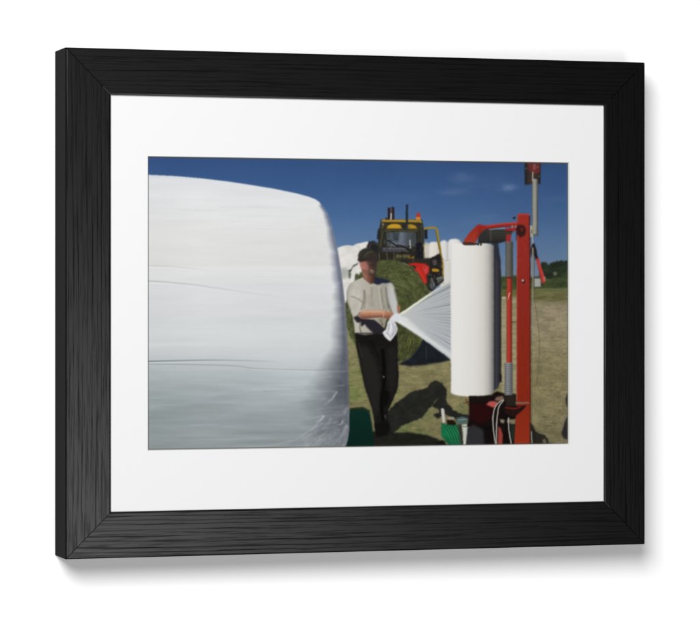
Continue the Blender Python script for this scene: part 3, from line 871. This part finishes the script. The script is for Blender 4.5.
# --- the big wrapped bale in front
edge = [(140, 173.6), (149.4, 174.4), (176, 175.6), (203, 178), (228, 181), (250, 184.3), (275, 188.4), (297, 193), (309, 196.2), (316, 198.9), (320.4, 202), (323.6, 206),
        (328, 212.4), (331, 220), (333.4, 228.5), (336.4, 241), (338.8, 252), (341, 266), (343, 280), (345.6, 303), (347.4, 325), (348.6, 350), (349.4, 380), (350.2, 410), (350, 430),
        (348.4, 440), (345, 450), (140, 456)]
ep = np.array(edge[11:27])
ex = np.interp(YY[:, 0], ep[:, 1], ep[:, 0]).astype(np.float32)[:, None]     # right edge x at each row
topy = np.interp(XX[0], [e[0] for e in edge[:12]], [e[1] for e in edge[:12]]).astype(np.float32)[None, :]
bc = grad([172, 180, 200, 240, 264, 268, 280, 284, 325, 342, 355, 365, 378, 398, 420, 450],
          [(212, 215, 221), (222, 224, 227), (224, 225, 226), (223, 223, 221), (220, 220, 218), (225, 225, 225), (222, 223, 223), (219, 220, 221),
           (212, 215, 216), (208, 211, 212), (199, 203, 205), (187, 193, 195), (174, 181, 184), (161, 169, 172), (150, 158, 161), (145, 152, 154)])(XX, YY)
lowl = np.clip((YY - 355) / 40, 0, 1)[..., None] * np.clip((260 - XX) / 120, 0, 1)[..., None]
bc += lowl * np.array((-3, -1, -3), np.float32)
# lower right lighter, before the shaded rim
bc += (np.exp(-((XX - 300) / 40) ** 2 - ((YY - 375) / 30) ** 2) * 12)[..., None]
bc *= (1 - .035 * np.clip((200 - XX) / 60, 0, 1))[..., None]
NB = vnoise(55, 5, 41, 4); NB2 = vnoise(90, 14, 42, 3); NB3 = vnoise(7, 5, 43, 3)
bc *= (1 + .012 * NB + .014 * NB2)[..., None]
# broad light and dark wraps in the shaded lower part
lower = np.clip((YY - 362) / 25, 0, 1)
bc *= (1 + .045 * lower * NB)[..., None]
# shaded rim along the right end, with the film's ripples breaking its border
wid = np.interp(YY, [200, 230, 280, 320, 345, 365, 385, 405, 425, 450], [4, 8, 12, 15, 19, 30, 42, 50, 48, 40]).astype(np.float32)
jag = blur(wid * (1.0 + .16 * vnoise(60, 9, 44, 2) + .10 * vnoise(40, 3.4, 45, 2)), 2.0)
d = ex - XX
rim = np.clip(1 - d / np.maximum(jag, .5), 0, 1)
rim = rim ** 1.25
rimc = grad([200, 260, 330, 390, 425, 450], [(114, 125, 148), (112, 119, 138), (97, 101, 112), (84, 88, 97), (104, 108, 115), (126, 131, 136)])(XX, YY)
a = np.clip(rim * 1.35, 0, 1) * .92 + .35 * np.exp(-np.clip(d, 0, 99) / 1.8)
a = np.clip(a, 0, .97)[..., None]
bc = bc * (1 - a) + rimc * (1 + .05 * NB3[..., None]) * a
hl = np.exp(-((d - 1.2) / .9) ** 2) * np.clip((YY - 240) / 60, 0, 1)
bc = bc * (1 - .25 * hl[..., None]) + .25 * hl[..., None] * np.array((140, 134, 148), np.float32)
# soft folds of the end face
bc *= (1 + (.012 + .03 * lower) * np.clip(1 - d / 60, 0, 1) * NB3)[..., None]
poly(edge, bc.astype(np.float32), .45)
# stretch-film overlaps: long creases
stroke([(146, 265.4), (170, 266.0), (196, 268.4), (214, 271)], .9, (188, 188, 186), .5, .85, a1=0)
stroke([(146, 266.6), (176, 267.4), (205, 270.6)], 1.4, (233, 233, 232), .7, .6, a1=0)
stroke([(146, 280.4), (166, 281.4), (196, 284.4), (230, 289.4), (262, 294), (284, 297)], 1.1, (176, 177, 177), .5, .9, a1=0)
stroke([(146, 282.4), (180, 284.6), (216, 289.4)], 1.6, (230, 230, 230), .8, .5, a1=0)
stroke([(146, 344.6), (190, 343.4), (250, 344.6), (310, 345)], 3.5, (222, 224, 225), 2.0, .5, a1=.1)
stroke([(146, 360.8), (176, 360.2), (214, 359.6), (248, 360.2), (276, 361)], 1.3, (118, 126, 130), .5, .95, a1=.05)
stroke([(150, 362.2), (200, 361.6), (250, 362)], 1.0, (214, 218, 219), .5, .6, a1=.1)
stroke([(146, 363.6), (190, 364), (236, 365.4), (256, 368), (300, 369.4), (349, 370.4)], .9, (140, 149, 154), .5, .85, a1=.35)
stroke([(252, 369), (300, 370.6), (346, 371.6)], .9, (204, 208, 212), .5, .5, a1=.2)
rng = np.random.default_rng(51)
for i in range(46):                          # faint wrap lines round the bale
    y = rng.uniform(186, 440); x = rng.uniform(150, 280); L = rng.uniform(30, 110)
    sl_ = .035 if y < 300 else -.02
    c, al = ((190, 194, 198), .22) if y < 355 else (((120, 130, 136), .3) if i % 2 else ((190, 198, 202), .25))
    x2 = min(x + L, 336)
    if y < np.interp(x, [149, 250, 320], [180, 190, 206]):
        continue
    stroke([(x, y), ((x + x2) / 2, y + sl_ * L / 2 - .6), (x2, y + sl_ * L)], .7, c, .6, al, a1=0)
# gathered wrinkles at the lower right end
for i in range(40):                          # creases gathering towards the turned end
    y1 = rng.uniform(372, 440); x1 = float(np.interp(y1, ep[:, 1], ep[:, 0])) - rng.uniform(4, 30)
    L = rng.uniform(14, 46); sl2 = rng.uniform(.0, .22) * (y1 - 360) / 60
    c = (176, 182, 187) if i % 2 else (112, 118, 127)
    stroke([(x1 - L, y1 + L * sl2), (x1 - L * .4, y1 + L * sl2 * .25 + rng.uniform(-.5, .8)), (x1, y1 - rng.uniform(0, 2.5))], .5, c, .6, .0, w1=rng.uniform(.7, 1.6), a1=rng.uniform(.12, .34))
for i in range(90):
    t = rng.uniform(0, 1)
    x1 = 300 + 48 * rng.uniform(0, 1) ** .7; y1 = 446 - rng.uniform(0, 1) * (x1 - 285) * .62
    L = rng.uniform(6, 26) * (1.15 - (x1 - 300) / 90); an = math.radians(rng.uniform(22, 48) * (.55 + (x1 - 290) / 90))
    x0 = x1 - L * math.cos(an); y0 = y1 + L * math.sin(an)
    c = [(160, 166, 171), (108, 113, 122), (176, 181, 186), (132, 138, 146), (94, 98, 109)][rng.integers(5)]
    w = rng.uniform(.8, 3.2)
    stroke([(x0, y0), ((x0 + x1) / 2 + .8, (y0 + y1) / 2 + rng.uniform(.2, 1.6)), (x1, y1)], w * .5, c, .8, .05, w1=w, a1=rng.uniform(.12, .42))
for (x0, y0, x1, y1, w, c, al) in (
        (324, 404, 337, 392, 2.2, (168, 172, 184), .55), (322, 405, 331, 400, 1.0, (150, 154, 166), .6), (329, 401, 335, 395, .7, (206, 208, 214), .6),
        (316, 421, 324, 416, 2.6, (186, 191, 198), .65), (298, 437, 322, 419, 1.2, (178, 184, 190), .5), (286, 444, 318, 425, 1.0, (184, 190, 194), .5),
        (334, 444, 347, 426, 3.2, (166, 170, 180), .5), (338, 424, 343, 421, 1.6, (190, 194, 202), .6), (255, 446, 292, 440, 1.0, (176, 183, 186), .5)):
    stroke([(x0, y0), ((x0 + x1) / 2 + 1, (y0 + y1) / 2 + 1.2), (x1, y1)], w * .6, c, .6, al * .3, w1=w, a1=al)
for i in range(8):                           # short ripples where the film turns the edge
    y = 214 + i * 13 + rng.uniform(-4, 4)
    e0 = float(np.interp(y, ep[:, 1], ep[:, 0])); w_ = float(np.interp(y, [200, 240, 320, 420], [3, 8, 12, 24]))
    stroke([(e0 - w_ * rng.uniform(1.0, 1.5), y + rng.uniform(0, 1.5)), (e0 - w_ * .35, y)], .7, (206, 210, 220) if i % 2 else (128, 134, 152), .5, .1,
           w1=2.6, a1=rng.uniform(.08, .18))

# --- break up clean drawn edges and flat tones the way grit, dust and texture do
wob = .22
jx = np.clip((XX + wob * vnoise(3, 3, 91, 2) - X0) * S - .5, 0, CW - 1.01); jy = np.clip((YY + wob * vnoise(3, 3, 92, 2) - Y0) * S - .5, 0, CH - 1.01)
jix = jx.astype(int); jiy = jy.astype(int); jtx = (jx - jix)[..., None]; jty = (jy - jiy)[..., None]
W_ = (C[jiy, jix] * (1 - jtx) + C[jiy, jix + 1] * jtx) * (1 - jty) + (C[jiy + 1, jix] * (1 - jtx) + C[jiy + 1, jix + 1] * jtx) * jty
keep = np.clip((XX - ex - 1) / 2, 0, 1)[..., None]                 # the big smooth bale keeps its clean outline
C = C * (1 - keep) + W_.astype(np.float32) * keep
# --- lens softness, grain of the print
C = blur(C, .16 * S)
g1 = np.random.default_rng(3).normal(0, 1, (CH, CW)).astype(np.float32)
C += (blur(g1, 1.4) * 1.8)[..., None] + .3 * NGRIT[..., None]
lum = (C @ np.array((.3, .59, .11), np.float32))[..., None]
C = np.clip(lum + (C - lum) * .95, 3, 250)

# --- rectify on to the paper and store as ink colour
QUAD = [(148.7, 449.2), (568.6, 443.6), (568.6, 162.9), (148.7, 156.4)]      # window corners: bl, br, tr, tl


def homography(src, dst):
    A, B = [], []
    for (u, v), (x, y) in zip(src, dst):
        A.append([u, v, 1, 0, 0, 0, -x * u, -x * v]); B.append(x)
        A.append([0, 0, 0, u, v, 1, -y * u, -y * v]); B.append(y)
    return np.append(np.linalg.solve(np.array(A), np.array(B)), 1).reshape(3, 3)


Hm = homography([(-wx, -wz), (wx, -wz), (wx, wz), (-wx, wz)], QUAD)
MARG = 0.0014                                  # paper tucked under the mat
NX, NZ = 860, 566
gx, gz = np.meshgrid(np.linspace(-wx - MARG, wx + MARG, NX), np.linspace(-wz - MARG, wz + MARG, NZ))
P = np.stack([gx.ravel(), gz.ravel(), np.ones(gx.size)])
q = Hm @ P
px, py = q[0] / q[2], q[1] / q[2]
fx = np.clip((px - X0) * S - .5, 0, CW - 1.01); fy = np.clip((py - Y0) * S - .5, 0, CH - 1.01)
ix = fx.astype(int); iy = fy.astype(int)
tx = (fx - ix)[:, None]; ty = (fy - iy)[:, None]
ink = (C[iy, ix] * (1 - tx) + C[iy, ix + 1] * tx) * (1 - ty) + (C[iy + 1, ix] * (1 - tx) + C[iy + 1, ix + 1] * tx) * ty
# shade of the mat bevel, painted into the ink as a dark edge line
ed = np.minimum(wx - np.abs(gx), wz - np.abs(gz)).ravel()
edge_shade = np.clip(1 - (ed - .0003) / .0007, 0, 1)[:, None]
ink = ink * (1 - .7 * edge_shade) + .7 * edge_shade * np.array((84, 84, 85))
ink = ink / 255.0
lin = np.where(ink <= .04045, ink / 12.92, ((ink + .055) / 1.055) ** 2.4)
PRINT_GAIN = 0.745                              # reflectance of the paper under this light
lin = np.clip(lin * PRINT_GAIN, 0, 1)
PY = MAT_Y + MAT_T + 0.0003
co = np.stack([gx.ravel(), np.full(gx.size, PY), gz.ravel() + CZ], 1).astype(np.float32)
idx = np.arange(NX * NZ).reshape(NZ, NX)
quads = np.stack([idx[:-1, :-1], idx[:-1, 1:], idx[1:, 1:], idx[1:, :-1]], -1).reshape(-1, 4)
me = bpy.data.meshes.new('photo_print')
me.vertices.add(len(co)); me.vertices.foreach_set('co', co.ravel())
nf = len(quads)
me.loops.add(nf * 4); me.loops.foreach_set('vertex_index', quads.ravel().astype(np.int32))
me.polygons.add(nf); me.polygons.foreach_set('loop_start', (np.arange(nf) * 4).astype(np.int32))
me.update(calc_edges=True)
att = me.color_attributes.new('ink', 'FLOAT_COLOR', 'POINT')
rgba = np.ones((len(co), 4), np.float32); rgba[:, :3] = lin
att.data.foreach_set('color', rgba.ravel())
me.materials.append(M_PRINT)
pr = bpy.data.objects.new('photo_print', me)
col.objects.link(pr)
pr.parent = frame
pr['label'] = 'printed photograph of a man pulling film at a bale wrapper'
